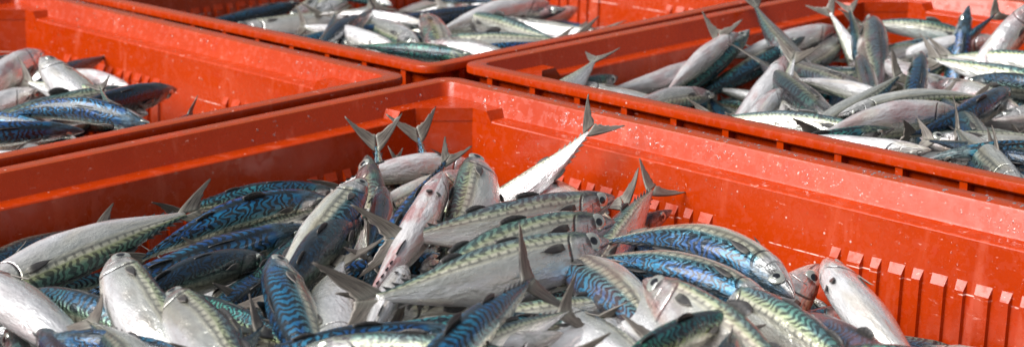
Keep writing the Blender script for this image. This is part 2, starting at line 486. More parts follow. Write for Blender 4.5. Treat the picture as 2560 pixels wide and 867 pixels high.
def addbox(V, F, lo, hi, top_in=None):
    o = len(V)
    (x0, y0, z0), (x1, y1, z1) = lo, hi
    V += [(x0, y0, z0), (x1, y0, z0), (x1, y1, z0), (x0, y1, z0), (x0, y0, z1), (x1, y0, z1), (x1, y1, z1), (x0, y1, z1)]
    F += [tuple(o+k for k in f) for f in ((3, 2, 1, 0), (4, 5, 6, 7), (0, 1, 5, 4), (1, 2, 6, 5), (2, 3, 7, 6), (3, 0, 4, 7))]

def make_bin(label, x, y, rot=0.0, ba=1.263):
    """x, y: world position of the bin's low corner (local 0,0)"""
    global BA
    BA = ba
    root = bpy.data.objects.new('plastic_bin', None); COL.objects.link(root)
    root.location = (x, y, 0); root.rotation_euler = (0, 0, rot)
    tag(root, label, 'bin', 'red plastic fish bins')
    # rim: flange, lip and ledge
    pr = [(.016, -.016, .030, None), (.003, -.016, .036, None), (.0, -.013, .036, None), (.0, -.004, .036, None), (.001, -.0012, .036, None), (.004, 0, .034, None),
          (Wr-.005, 0, .020, None), (Wr-.0015, -.0012, .019, None), (Wr, -.004, .018, None), (Wr+.0095, -HL+.004, .016, None), (Wr+.0112, -HL+.0008, .015, None), (Wr+.0138, -HL, .014, None),
          (W2-.0045, -HL, .010, .062), (W2-.0026, -HL-.0005, .010, .062), (W2-.0010, -HL-.0016, .010, .062), (W2, -HL-.0034, .010, .062)]
    V, F = rings(pr)
    # raised corner platforms
    for cx in (0, 1):
        for cy in (0, 1):
            f = lambda a, b: ((BA-a) if cx else a, (BB-b) if cy else b)
            q = [f(Wr+.006, Wr+.006), f(.165, Wr+.006), f(.163, W2-.0005), f(.132, W2-.0008), f(W2-.0008, .132), f(W2-.0005, .163), f(Wr+.006, .165)]
            q2 = [f(Wr+.006, Wr+.006), f(.180, Wr+.006), f(.178, W2+.0006), f(.1325, W2+.0006), f(W2+.0006, .1325), f(W2+.0006, .178), f(Wr+.006, .180)]
            o = len(V)
            V += [(a, b, -.0225) for a, b in q]+[(a, b, -HL-.0065) for a, b in q2]
            top = tuple(range(o, o+7)); fl = (cx+cy) % 2 == 1
            F.append(top[::-1] if fl else top)
            for k in range(7):
                k2 = (k+1) % 7; g = (o+k, o+7+k, o+7+k2, o+k2)
                F.append(g[::-1] if fl else g)
    link_mesh('rim', V, F, RED, root, sharp=28)
    # tub: inner wall, floor, outer wall
    pr = [(W2, -HL-.0034, .010, .062), (W2+.0027, -.07, .010, .062), (W2+.008, -.12, .010, .062), (W2+.030, -BH+.05, .010, .062), (W2+.045, -BH+.012, .010, .05)]
    V, F = rings(pr, close=True)
    V2, F2 = rings([(.055, -BH, .030, None), (.040, -.30, .030, None), (.0165, -.016, .030, None)])
    o = len(V); V += V2; F += [tuple(q+o for q in f)[::-1] for f in F2]
    link_mesh('tub', V, F, RED, root, sharp=28)
    # strengthening ribs low on the inner walls
    def strip(side, c, wdt):
        V, F = [], []
        z1, z0, z2 = -.0915, -.30, -.1035
        # wall offset at height z
        off = lambda z: W2+np.interp(-z, [.038, .07, .12, .51], [0, .0027, .008, .03])
        pr_ = .0055
        pts = []
        for z, p_ in ((z1+.001, -.0005), (z2, pr_), (z0, pr_), (z0-.004, -.0005)):
            d = off(z)+p_
            for cc in (c-wdt/2+.0005, c+wdt/2-.0005) if p_ > 0 else (c-wdt/2-.001, c+wdt/2+.001):
                if side == 0: pts.append((d, cc, z))
                elif side == 1: pts.append((BA-d, cc, z))
                elif side == 2: pts.append((cc, d, z))
                else: pts.append((cc, BB-d, z))
        o = len(V); V.extend(pts)
        # base strip edges on the wall for the sides
        e = []
        for z in (z2, z0):
            d = off(z)-.001
            for cc in (c-wdt/2-.0015, c+wdt/2+.0015):
                if side == 0: e.append((d, cc, z))
                elif side == 1: e.append((BA-d, cc, z))
                elif side == 2: e.append((cc, d, z))
                else: e.append((cc, BB-d, z))
        V.extend(e)
        fs = [(0, 1, 3, 2), (2, 3, 5, 4), (4, 5, 7, 6), (2, 4, 10, 8), (3, 9, 11, 5), (0, 2, 8), (1, 9, 3), (4, 6, 10), (5, 11, 7)]
        F.extend([tuple(o+k for k in f) for f in fs])
        link_mesh('inner_rib', V, F, RED, root, smooth=False)
    L_ = {0: BB, 1: BB, 2: BA, 3: BA}
    for side in (0, 3):
        LL = L_[side]
        g0 = .300; c = g0; k = 0
        while c < .64:
            strip(side, c if side in (0, 1) else c, .013 if k % 2 else .021); c += .0318; k += 1
        c = .840; k = 0
        while c < LL-.12:
            strip(side, c, .021 if k % 2 else .013); c += .0318; k += 1
    # outside stiffeners below the flange
    for i in range(int(BA/.1015)):
        c = .07+i*.1015
        if c < BA-.04:
            V, F = [], []; addbox(V, F, (c, .0025, -.36), (c+.012, .0275, -.0155)); link_mesh('outer_rib', V, F, RED, root, smooth=False)
        if c < BB-.04:
            V, F = [], []; addbox(V, F, (BA-.0275, c, -.36), (BA-.0025, c+.012, -.0155)); link_mesh('outer_rib', V, F, RED, root, smooth=False)
    return root

BINS = {'F': (0.0, -BB, 0.0), 'L': (-.0412-BA, -.0452-BB, 0.0), 'R': (-.0587, .0714, 0.0), 'B': (-.066-BA*math.cos(.02), .016-BA*math.sin(.02), .02)}
make_bin('large red plastic bin in front, heaped with the sharpest and nearest mackerel', *BINS['F'], ba=1.62)
make_bin('red plastic bin at the left edge, partly filled with mackerel', *BINS['L'])
make_bin('red plastic bin on the right side, heaped with mackerel behind the front bin', *BINS['R'])
make_bin('red plastic bin at the back, top centre, with blurred fish', *BINS['B'])

# water drops standing on the wet lips
def drops(name, label, pts):
    V = []; F = []
    for (c, nrm, rad, asp) in pts:
        c = np.array(c); nrm = np.array(nrm, float); nrm /= np.linalg.norm(nrm)
        e1 = np.cross(nrm, (0, 0, 1.0)); 
        if np.linalg.norm(e1) < .1: e1 = np.array((1.0, 0, 0))
        e1 /= np.linalg.norm(e1); e2 = np.cross(nrm, e1)
        o = len(V); k = 9
        for i in range(3):
            ph = i/3*math.pi/2
            for q in range(k):
                a = 2*math.pi*q/k; wob = 1+.15*math.sin(2*a+c[0]*900)
                V.append(c+(e1*math.cos(a)+e2*math.sin(a)*asp)*rad*wob*math.cos(ph)+nrm*rad*.36*math.sin(ph))
        V.append(c+nrm*rad*.36)
        for i in range(2):
            for q in range(k): F.append((o+i*k+q, o+(i+1)*k+q, o+(i+1)*k+(q+1) % k, o+i*k+(q+1) % k))
        for q in range(k): F.append((o+2*k+q, o+3*k, o+2*k+(q+1) % k))
    ob = link_mesh(name, V, F, WATER); tag(ob, label, 'water drops', kind='stuff')
Nw = NT('water'); set_(Nw.p, Base_Color=(1, 1, 1, 1), Roughness=.02, IOR=1.33, Transmission_Weight=.95, Coat_Weight=.6)
WATER = Nw.mat
rd = random.Random(3)
def lip_pts(bx, by, n, side='far', u0=.1, u1=1.2):
    out = []
    while len(out) < n:
        u = rd.uniform(u0, u1); f = rd.uniform(.12, .9)
        if math.sin(u*19)+math.sin(u*43+1) < rd.uniform(-1.6, .8): continue
        d = Wr+f*.0095; z = -.004-f*(HL-.008)
        rad = rd.choice((.0005, .0007, .0007, .001, .0014, .0021))
        if side == 'far': out.append(((bx+u, by+BB-d, z), (0, -1, .3), rad, rd.uniform(.8, 1.4)))
        else: out.append(((bx+d, by+u, z), (1, 0, .3), rad, rd.uniform(.8, 1.4)))
    for _ in range(n//4):
        u = rd.uniform(u0, u1); out.append(((bx+u, by+BB-rd.uniform(.006, .026), .0002), (0, 0, 1), rd.choice((.001, .0015, .0022)), 1.2))
    for _ in range(n//4):
        u = rd.uniform(u0, u1); zz = rd.uniform(-.09, -.042); out.append(((bx+u, by+BB-W2-(-zz-.038)*.11, zz), (0, -1, .1), rd.choice((.0006, .0009, .0012)), 1.2))
    return out
drops('water_drops', 'clear water drops beading on the inner lip of the front bin', lip_pts(0, -BB, 440)+lip_pts(0, -BB, 40, 'left', .75, 1.1))
drops('water_drops', 'blurred water drops on the inner lip of the left bin', lip_pts(BINS['L'][0], BINS['L'][1], 70))
drops('water_drops', 'water drops on the far inner lip of the right bin', lip_pts(BINS['R'][0], BINS['R'][1], 120))

# floor
N = NT('wet_concrete'); tc = N.n('ShaderNodeTexCoord')
a = N.noise(tc.outputs['Object'], 3.0, 6, .6)
N.l(N.mix(a, (.10, .10, .095), (.24, .235, .22)), N.p.inputs['Base Color']); N.l(N.step(a, .4, .6, .15, .6), N.p.inputs['Roughness'])
N.l(N.bump(a, .4, .02), N.p.inputs['Normal'])
fl = link_mesh('floor', [(-40, -40, -BH-.004), (40, -40, -BH-.004), (40, 40, -BH-.004), (-40, 40, -BH-.004)], [(0, 1, 2, 3)], N.mat, smooth=False)
fl['kind'] = 'structure'

# ------------------------------------------------------------------ laying the fish
INNER = {}
for k, (bx, by, rt) in BINS.items():
    INNER[k] = (bx+.105, bx+(1.62 if k == 'F' else 1.263)-.105, by+.105, by+BB-.105)
ZB = {'F': -.112, 'R': -.105, 'L': -.115, 'B': -.105}
GROUP = {'F': 'mackerel heaped in the front bin', 'R': 'mackerel heaped in the right bin', 'L': 'mackerel in the left bin', 'B': 'mackerel in the back bin'}
COLS = {'b': (0, 0, 0, 1), 't': (.55, 0, 0, 1), 'g': (1, 0, 0, 1), 'd': (.3, .55, 0, 1), 'k': (.1, .85, 0, 1), 'w': (.8, 0, .1, .35), 'y': (.9, 0, .1, .6), 'm': (.8, .45, .5, .6)}

def tz(d, z): return (z-CAM[2])/d[2]
def clampt(d, t, b, margin=0.0):
    x0, x1, y0, y1 = INNER[b]
    # the part of this ray above the bin's inside; keep t between its near and far ends
    lo, hi = .2, 20.0
    for ax, (a0, a1) in ((0, (x0, x1)), (1, (y0, y1))):
        ta, tb = (a0-CAM[ax])/d[ax], (a1-CAM[ax])/d[ax]
        lo = max(lo, min(ta, tb)); hi = min(hi, max(ta, tb))
    if lo > hi: return t
    return min(max(t, lo), hi)

def lay(b, hx, hy, tx, ty, roll, lift, c, label, **k):
    zc = k.get('zb', ZB[b])+lift*.01
    dh, dt = ray(hx, hy), ray(tx, ty)
    dm = ray((hx+tx)/2, (hy+ty)/2); tm = tz(dm, zc)
    if k.get('ref') == 'h': tm = tz(dh, zc)
    tm = clampt(dm, tm, b)
    # flat answer
    fh, ft = tz(dh, zc), tz(dt, zc)
    Lmin, Lmax = k.get('L', (.305, .38))
    flat = np.linalg.norm(dh*fh-dt*ft)
    sgn = 1.0 if fh > ft else -1.0
    def ends(dl): return CAM+dh*(tm+sgn*dl), CAM+dt*(tm-sgn*dl)
    ln = lambda dl: np.linalg.norm(np.subtract(*ends(dl)))
    d0 = abs(fh-ft)/2
    goal = min(max(ln(d0), Lmin), Lmax)
    if ln(0) >= goal: dl = 0.0
    elif ln(d0) > goal+1e-6:
        lo, hi = 0.0, d0
        for _ in range(40):
            mid = (lo+hi)/2
            if ln(mid) > goal: hi = mid
            else: lo = mid
        dl = lo
    else: dl = d0
    if 'dl' in k: dl = k['dl']
    th_, tt_ = tm+sgn*dl, tm-sgn*dl
    th_, tt_ = clampt(dh, th_, b), clampt(dt, tt_, b)
    P0, P2 = CAM+dh*th_, CAM+dt*tt_
    L = np.linalg.norm(P2-P0)
    if L < .27:                                   # part of it is out of sight: carry on the hidden end
        ext = (P2-P0)/L*(Lmin-L)
        if k.get('hid', 'h' if 'fan' in k else 't') == 'h': P0 = P0-ext
        else: P2 = P2+ext*np.array([1, 1, 1])
        L = np.linalg.norm(P2-P0)
    if 'mid' in k:
        mx, my = k['mid']; dq = ray(mx, my); tq = (th_+tt_)/2
        M = CAM+dq*tq; P1 = 2*M-(P0+P2)/2
    else:
        P1 = (P0+P2)/2
    T = (P2-P0)/np.linalg.norm(P2-P0)
    n = CAM-(P0+P2)/2; n /= np.linalg.norm(n); n = n-(n@T)*T; n /= np.linalg.norm(n)
    bb = np.cross(n, T)
    if 'mid' not in k:
        P1 = P1+bb*random.uniform(-.030, .030)+n*random.uniform(-.004, .012)
    a = math.radians(roll); D = n*math.cos(a)+bb*math.sin(a)
    col = list(COLS[c[0]])
    if 'p' in c: col[2] = min(1, col[2]+.35)
    if 'P' in c: col[2] = 1.0
    if b in 'RB': col[1] = min(1, col[1]+random.Random(hx*3+hy).choice((0, 0, .12, .22)))
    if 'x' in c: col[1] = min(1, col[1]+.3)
    j = random.Random(hx*7+ty).uniform(-.12, .12); col[0] = min(1, max(0, col[0]+j))
    if 'tr' not in k and ('fan' in k): k['tr'] = ((90 if roll > 0 else -90)-roll)*.75
    gth = k.get('g', 1.0)*(.36/L if L > .36 else 1.0)*(1.0 if b == 'F' else .90)
    return make_fish(P0, P1, P2, D, L, label, GROUP[b], col, twist=k.get('tw', random.uniform(-.25, .25)), fan=k.get('fan', 1.0),
                     detail=k.get('det', 2 if b == 'F' else 1), girth=gth, tail_roll=math.radians(k.get('tr', 0)))

FISH = []
def f(*a, **k): FISH.append((a, k))
# b, head px, tail px, roll, lift(cm), colour, label
# --- front bin, left part
f('F', -105,765, 520,518, -58, 2.5, 'y', 'large fish with pale belly uppermost, running up from the left edge', mid=(215,622), g=1.12, L=(.3,.40), fan=.8)
f('F', -130,725, 290,560, -15, .5, 'k', 'black-backed fish wedged against the left wall, tail blade rising over the wall', tr=-50)
f('F', 830,502, 300,680, -42, 1.0, 'b', 'slim dark blue striped fish arching along the left heap, third below the wall', mid=(575,548), g=.92, L=(.3,.36))
f('F', 862,488, 395,545, -62, -.5, 't', 'teal striped fish topmost along the left wall, silver line on its side', mid=(640,492), g=.85)
f('F', 776,566, 112,768, -30, 2.4, 'b', 'bright blue fish with bold wavy bars, head near the middle of left heap', mid=(500,655), L=(.3,.38))
f('F', 838,525, 480,640, -78, .6, 'w', 'silver-flanked fish just above the bright blue barred one, head to the right', g=.9)
f('F', 668,645, 300,790, -52, 3.0, 'dx', 'near-black fish with pointed head below the bright blue barred one')
f('F', 700,665, 420,850, 0, 1.0, 'bx', 'deep blue fish in shadow under the pointed black head')
f('F', 292,637, 560,1010, 104, 6.0, 'y', 'fat white-bellied fish standing head up at lower left with a fin on its throat', g=1.12, mid=(365,800), L=(.3,.38))
f('F', 425,735, 700,1060, 92, 6.6, 'yx', 'white-sided fish with a dark patch behind its head, right of the fat white-bellied one', g=1.08, L=(.3,.38), mid=(520,860))
f('F', 40,748, 470,905, 62, 3.6, 't', 'teal backed fish with silver belly crossing behind the fat white-bellied one', mid=(250,800))
f('F', -75,670, 300,960, 150, 5.0, 'w', 'silver head and belly sloping down at the far lower left corner', g=1.12, L=(.3,.4))
f('F', 14,822, 120,1160, 20, 7.0, 'm', 'small brownish head poking up at the bottom left edge')
f('F', 90,812, 290,1120, 10, 7.2, 'dp', 'dark rounded head poking up near the bottom left corner, right of the brownish one')
f('F', 420,1090, 240,842, 90, 6.5, 'd', 'fish showing only its upright tail at the bottom edge, left')
f('F', 90,858, 520,935, 35, 5.0, 'b', 'blue barred back just above the bottom edge at left, under the teal backed fish')
# vertical group
f('F', 688,638, 870,1080, -35, 3.4, 'b', 'blue fish standing head up with fine wavy bars and a silver stripe', mid=(752,830), g=1.08, L=(.3,.38))
f('F', 868,905, 872,628, 108, 4.0, 'w', 'pale fish with saw-edged finlets, tail end up, above the bottom edge', mid=(822,775), g=1.12)
f('F', 752,872, 1400,905, 68, 8.5, 'w', 'silver fish lying along the bottom edge with its eye at its left end', g=1.0, L=(.3,.36))
f('F', 782,585, 560,760, -60, 1.8, 'gx', 'small dark green fish between the bright blue barred one and the standing blue one', g=.9)
f('F', 905,545, 660,822, -36, 3.2, 'dx', 'dark blue fish with glittering green side stripe sloping up to the middle', g=1.1)
f('F', 912,446, 640,790, 66, 4.4, 'b', 'blue fish with a wide silver eye, head up at the left of the middle', mid=(800,590), g=.95)
f('F', 917,388, 975,850, 38, -2.5, 'm', 'reddish striped fish, head up in front of the left wall', g=1.05, mid=(935,600))
f('F', 1208,425, 800,488, 112, .8, 'wp', 'pale fish lying along the back corner with a dark red snout', mid=(1010,425))
f('F', 980,820, 936,318, 60, -8, 'd', 'fish standing on its head with spread tail, left of the two by the corner', fan=1.25, g=1.0, tr=20)
f('F', 1010,780, 988,360, 20, -7, 'd', 'small tail just right of the left spread tail by the corner', fan=.6, g=.6)
f('F', 1062,800, 1034,298, 50, -8, 'b', 'fish standing on its head, blue barred, right spread tail by the corner', fan=1.2, g=.95, mid=(1078,540))
f('F', 905,760, 1135,372, 28, 4.0, 'b', 'long slim blue fish sloping up to a thin tail near the corner', mid=(1020,560), g=.95, fan=.5, tr=80, L=(.3,.36))
f('F', 1108,430, 880,790, 168, 4.8, 'wP', 'white belly-up fish with a blood red head in the middle', mid=(1030,595), g=1.0, L=(.3,.36))
f('F', 1182,392, 1060,770, -78, 3.2, 'yp', 'broad pale green fish, head up behind the blood red head', mid=(1178,540), g=1.15, L=(.3,.37))
f('F', 1180,430, 872,548, 72, 2.4, 'tp', 'teal and cream fish whose forked tail opens at left of the middle', fan=1.0, mid=(1010,505))
f('F', 950,470, 908,660, 0, 3.6, 'dx', 'dark fish hanging head away with its tail pointing down, left of the middle', fan=1.0, g=.8)
f('F', 1537,492, 940,598, -80, 6.6, 'wp', 'topmost of the three parallel silver fish in the middle, tail fin spread left', mid=(1290,560), g=1.1, fan=1.0, L=(.3,.36))
f('F', 1537,555, 935,800, -80, 7.0, 'w', 'second of the three parallel silver fish in the middle', g=1.12, mid=(1225,648), L=(.3,.38))
f('F', 1522,602, 868,756, -92, 8.6, 'w', 'lowest and largest of the three parallel silver fish in the middle', mid=(1232,688), L=(.3,.40), g=1.18)
f('F', 1016,668, 880,905, 170, 5.9, 'w', 'small white snout poking out between the red-headed fish and the largest silver one', g=.8)
f('F', 1120,575, 1500,292, 118, 2.6, 'wp', 'white fish arching up the right wall, its tail over the ledge', mid=(1338,452), fan=1.15, g=.95, L=(.3,.34))
f('F', 1322,442, 1600,600, 128, 1.8, 'wp', 'pinkish white fish against the right wall under the arching one')
f('F', 1256,486, 1520,600, 110, 1.8, 'wp', 'pinkish fish just visible under the arching white one')
f('F', 1800,800, 1545,478, 30, .4, 'd', 'fish showing a dark blade-like tail just right of the three silver heads', fan=1.0, tr=60)
f('F', 1450,740, 1645,455, 60, 1.0, 'wp', 'pink fish with its thin tail raised against the right wall', fan=1.1, tr=30)
f('F', 1680,525, 1380,650, -60, .2, 'dp', 'small dark snout against the right wall beside the raised pink tail', g=.8)
# right part
f('F', 1985,745, 1470,610, 34, 2.6, 'b', 'upper of the two big blue fish with bold wavy bars at right', mid=(1762,612), g=1.15, L=(.3,.38))
f('F', 1958,796, 1400,660, 26, 5.2, 'b', 'lower of the two big blue fish with bold wavy bars at right', mid=(1690,672), g=1.0, L=(.3,.38))
f('F', 1538,712, 1800,960, 100, 5.6, 'w', 'silver head with gaping jaw and large eye, left of the big white flank', g=1.05)
f('F', 1608,700, 2120,1120, 84, 7.4, 'wp', 'big silver white fish with pink back ridge at lower right', mid=(1845,885), g=1.15, L=(.3,.40))
f('F', 1790,730, 2280,1050, 70, 4.2, 'y', 'tan fish with green line and barred back sloping to the lower right', mid=(2005,860), g=1.1, L=(.3,.38))
f('F', 2050,660, 1740,1180, 90, 2.8, 'w', 'silver head with a round eye facing up, leaning on the right wall', g=1.2, ref='h', L=(.30,.36))
f('F', 2066,648, 2386,1030, 160, 2.4, 'w', 'white fish with its snout up, sliding down the right wall', mid=(2178,805), g=1.02, L=(.3,.36))
f('F', 2014,785, 2380,985, 60, 5.0, 'dP', 'dark reddish head with ringed eye below the two white snouts', g=1.1)
f('F', 2080,885, 2480,1010, 60, 4.6, 'y', 'back of a tan fish just above the bottom edge, far right', g=1.0)
f('F', 1382,652, 1680,880, -58, 5.6, 'bp', 'blue barred fish with cream stripe and pink flank sloping down right of the big tail', mid=(1545,735), g=1.12)
f('F', 1606,815, 1050,1075, 100, 8.4, 'w', 'pale head with a blue ringed eye at the bottom edge, pointing right', g=1.2, ref='h')
f('F', 1858,793, 1450,985, -42, 9.8, 'gx', 'dark green head pointing right near the bottom edge', g=.9)
f('F', 1600,1120, 1640,822, 80, 9.6, 'd', 'fish showing a dark two-lobed tail at the bottom edge, right of the blue ringed eye', fan=1.1)
f('F', 1800,1100, 1838,800, 10, 9.6, 'd', 'fish showing a thin upright tail at the bottom edge beside the dark green head', fan=.9, tr=70)
f('F', 960,1060, 1348,682, 48, 9.0, 'b', 'blue purple fish at bottom middle with a big forked tail raised', mid=(1190,835), fan=1.45, g=.95, L=(.3,.37))
f('F', 1090,930, 1450,765, 70, 8.6, 'w', 'silver blue fish with ragged white forked tail, right of the big raised tail', fan=1.15, g=.85)
f('F', 905,795, 1330,735, 78, 4.8, 't', 'turquoise spotted fish lying level under the largest silver fish', g=.85)
f('F', 890,838, 1330,805, 40, 6.0, 't', 'fish with white and black slanted bars just above the bottom silver one', g=.75)
f('F', 1085,830, 1440,765, 92, 5.6, 'wp', 'pale pinkish fish with saw-edged back behind the two forked tails', g=1.0)
f('F', 1408,832, 1060,900, 150, 8.4, 'wx', 'dark snout low between the ragged tail and the blue ringed eye')
f('F', 1385,762, 1600,905, 140, 5.6, 'y', 'pale yellow-green belly behind the ragged white tail')
f('F', 440,742, 700,850, 58, 3.8, 'g', 'green backed fish in the hollow left of the standing blue one', g=.85)
f('F', 430,985, 668,800, 90, 5.6, 'd', 'fish with two pale tail lobes in the hollow left of the standing blue one', fan=1.1, g=.9)
f('F', 500,1010, 600,800, 40, 5.2, 'd', 'small crossing tail in the hollow right of the dark-patched fish', fan=.8, g=.8)
f('F', 1190,838, 860,880, -60, 6.6, 'b', 'blue back under the level striped fish, bottom middle')
# --- right bin
f('R', 1290,300, 1500,132, 110, 1.0, 'w', 'pale fish with a thin upright tail near the corner of the right bin', fan=1.1, tr=40)
f('R', 1545,193, 1330,262, -60, .8, 'gx', 'dark gold snout beside the upright tail near the near-left corner of the right bin')
f('R', 1800,140, 1452,236, 148, .8, 'wp', 'long white belly with a red spot lying along the left wall of the right bin', mid=(1650,205))
f('R', 1400,205, 1740,285, 150, .2, 'w', 'white strip of fish along the near rim of the right bin, left end')
f('R', 1788,238, 1500,318, 60, 2.4, 'mp', 'mauve head with brown spot low by the near rim, below the long dark fish')
f('R', 1735,520, 1804,50, 60, -8, 'b', 'tail-up fish with wide fork overlapping the left wall of the right bin', fan=1.15, mid=(1762,280), g=.9)
f('R', 1874,75, 1600,300, 42, 2.2, 'g', 'green barred fish with its dark head raised, beside the wide forked tail', g=1.0)
f('R', 1850,85, 1640,260, 140, 1.0, 'wp', 'pale pink belly behind the raised dark head in the right bin')
f('R', 2012,92, 1650,282, 8, 2.0, 'tx', 'long dark teal fish sloping from the left wall to the near rim')
f('R', 2093,70, 1790,150, 125, .6, 'wp', 'cream-bellied fish with mauve snout along the left wall, farther end')
f('R', 1966,140, 1760,380, 165, 3.0, 'wp', 'white belly-up fish with a red throat, head up, by the near rim', g=1.1)
f('R', 1840,540, 1994,108, 112, -1, 'y', 'white fish with yellow finlets and a tall brown tail standing up', fan=1.15, mid=(1930,320), g=.95)
f('R', 1958,224, 1800,420, 160, 4.0, 'wp', 'rounded white fish with a red gash just above the near rim', g=1.15)
f('R', 2100,322, 1885,140, 12, 4.4, 'mx', 'fat purple-brown fish with glittering blue cheek, nearest of its kind', g=1.25)
f('R', 2068,232, 1930,60, 30, 2.0, 'm', 'green purple back arching behind the tall brown tail', g=1.15)
f('R', 2320,310, 1955,195, 95, 2.2, 'w', 'pale fish with saw-edged belly crossing right of the purple-brown one', g=.7)
f('R', 2188,232, 1900,118, 20, 3.0, 'mx', 'purple-backed fish with a pink belly edge, middle of the right bin', g=1.2)
f('R', 2220,330, 2056,4, 100, -3, 'w', 'tail-up fish, white and teal, with a dark tail over the far corner', fan=1.1)
f('R', 2165,175, 2118,0, 60, .8, 'd', 'dark tail behind the white and teal tail-up fish', fan=.9, g=.9)
f('R', 2122,78, 1950,195, 60, 1.2, 'm', 'grey-green fish with dark red flank behind the upright pink head', g=1.1)
f('R', 2178,44, 2210,260, 28, 2.6, 'mP', 'upright fish head seen from the front, pink and grey, with closed mouth', g=1.4)
f('R', 2145,138, 2200,330, 0, 2.6, 'm', 'small dark head below the upright pink head', g=.8)
f('R', 2470,112, 2110,60, -78, .4, 'y', 'pale green fish lying against the far wall of the right bin')
f('R', 2180,135, 2480,125, 52, 1.0, 't', 'teal barred back in front of the pale green one by the far wall')
f('R', 2120,165, 2392,120, 92, 1.8, 'w', 'silver fish whose forked tail stands in front of the upright blue head', fan=1.1, g=.75)
f('R', 2422,14, 2380,470, 12, -5, 'bx', 'upright dark blue fish head, tallest at the far side of the right bin', g=1.15)
f('R', 2260,240, 2515,15, 40, -2, 'd', 'fish with a dark tail raised above the far rim of the right bin', fan=1.25, g=.9)
f('R', 2508,98, 2260,150, 125, 1.2, 'w', 'small white lower jaw beside the upright dark blue head')
f('R', 2590,0, 2420,210, 100, 3.0, 'wp', 'broad pale fish with open eye at the right edge, far side', g=1.25)
f('R', 2760,262, 2300,138, -78, 3.4, 'y', 'long silver fish with a row of green bars running off the right edge', mid=(2520,200), g=1.0)
f('R', 2760,200, 2330,140, -90, 2.2, 'y', 'long pale fish behind the one with the row of green bars')
f('R', 2303,130, 2260,400, 16, 3.4, 'd', 'upright dark fish with a yellow side line in the middle of the right bin', g=.95)
f('R', 1960,365, 2270,168, -78, 4.6, 'bx', 'dark blue and cream fish with a big brown forked tail, middle of the right bin', fan=1.35, g=.9)
f('R', 2198,150, 2400,270, 150, 2.0, 'wp', 'pale pink head behind the big brown forked tail')
f('R', 2328,208, 2600,300, 128, 3.4, 'wP', 'white fish with a red gill behind the raised blue-black head', g=1.0)
f('R', 2480,400, 2340,225, 40, 3.6, 'd', 'brown tail fan left of the raised blue-black head', fan=1.1)
f('R', 2525,222, 2240,345, -34, 5.0, 'bx', 'raised blue-black head pointing right, near the right edge', g=1.05)
f('R', 2400,210, 2620,250, 60, 3.2, 'd', 'small dark eye and crown just behind the raised blue-black head')
f('R', 2480,300, 2800,265, 148, 4.2, 'w', 'white belly at the right edge below the raised blue-black head')
f('R', 2402,283, 2010,352, 112, 5.2, 'wp', 'large white fish belly-up with a big round eye, near rim of the right bin', mid=(2200,305), g=1.2)
f('R', 2095,290, 2330,262, -84, 4.4, 'g', 'little dark striped head above the large white belly-up fish', g=.8)
f('R', 2236,322, 1930,395, -48, 6.2, 'gx', 'black and green head pointing right at the near rim', g=.9)
f('R', 2200,345, 1880,312, -88, 4.2, 'y', 'green-striped pale fish along the near rim under the glittering purple one')
f('R', 2300,345, 2760,345, 122, 5.4, 'w', 'big silver fish running off the right edge above the near rim', g=1.25)
f('R', 2560,480, 2385,310, 90, 7.2, 'd', 'thin-bladed grey tail standing in front of the big silver fish', fan=1.2, tr=40)
f('R', 2520,395, 2285,345, 20, 6.6, 'k', 'black fish with a short forked tail beside the near rim', fan=1.1, g=.9)
f('R', 2320,398, 2760,400, 35, 6.4, 't', 'dark teal barred back along the near rim at the right edge', g=.9)
f('R', 2400,500, 2505,362, 20, 8.2, 'd', 'fish showing one broad dark tail blade crossing at the near rim', fan=.9, tr=70)
f('R', 2620,520, 2480,372, 80, 8.4, 'd', 'fish showing a narrow crossing tail blade at the right edge of near rim', fan=1.0, tr=50)
f('R', 2330,375, 2060,350, 120, 5.6, 'w', 'pale belly in the gap beneath the large white belly-up fish')
# --- left bin
f('L', 48,140, -230,175, 0, 5.6, 'mx', 'dark purple fish at the far left against the wall')
f('L', 112,133, -120,335, 112, 2.6, 'wP', 'pinkish fish sloping up to the left bin wall', g=1.2)
f('L', 103,143, 330,340, 132, 4.0, 'w', 'white head with open mouth facing up-left in the left bin', g=1.25)
f('L', 60,250, 235,160, 60, 1.0, 'k', 'black tail in shadow by the ribs of the left bin')
f('L', 370,285, 42,196, -92, 4.0, 'w', 'white fish with a barred back and small upright tail at left', fan=1.0)
f('L', 338,222, -170,325, -86, 5.2, 'w', 'long grey-silver fish with its mouth open toward the right, left bin', g=1.1, mid=(120,285), L=(.3,.37))
f('L', 345,238, 130,175, 130, 2.6, 'wp', 'pale snout behind the long grey-silver fish')
f('L', 443,224, 70,330, -34, 5.0, 'k', 'black-backed fish with raised snout near the ribs, rightmost head in the left bin', g=1.1)
f('L', 395,338, -40,305, -14, 6.8, 'b', 'arched dark blue fish with a bright glare line along its back', mid=(200,275), g=1.1)
f('L', 150,330, -230,288, -25, 6.4, 'b', 'bright blue barred fish at the left edge below the grey-silver one')
f('L', 212,328, -200,380, -18, 8.2, 'bx', 'deep blue fish along the near rim of the left bin, head right')
f('L', 240,372, 492,272, 60, 5.6, 'b', 'light blue striped fish whose tail touches the near rim of the left bin', g=.8)
f('L', 420,420, 316,290, 10, 7.0, 'w', 'small pale fin standing beside the light blue striped fish', g=.7, tr=70)
f('L', 85,222, -200,300, 122, 4.0, 'w', 'pale fish under the small upright tail in the left bin', g=1.1)
f('L', 130,395, -250,385, 120, 8.6, 'w', 'silver belly strip along the near rim at the left edge')
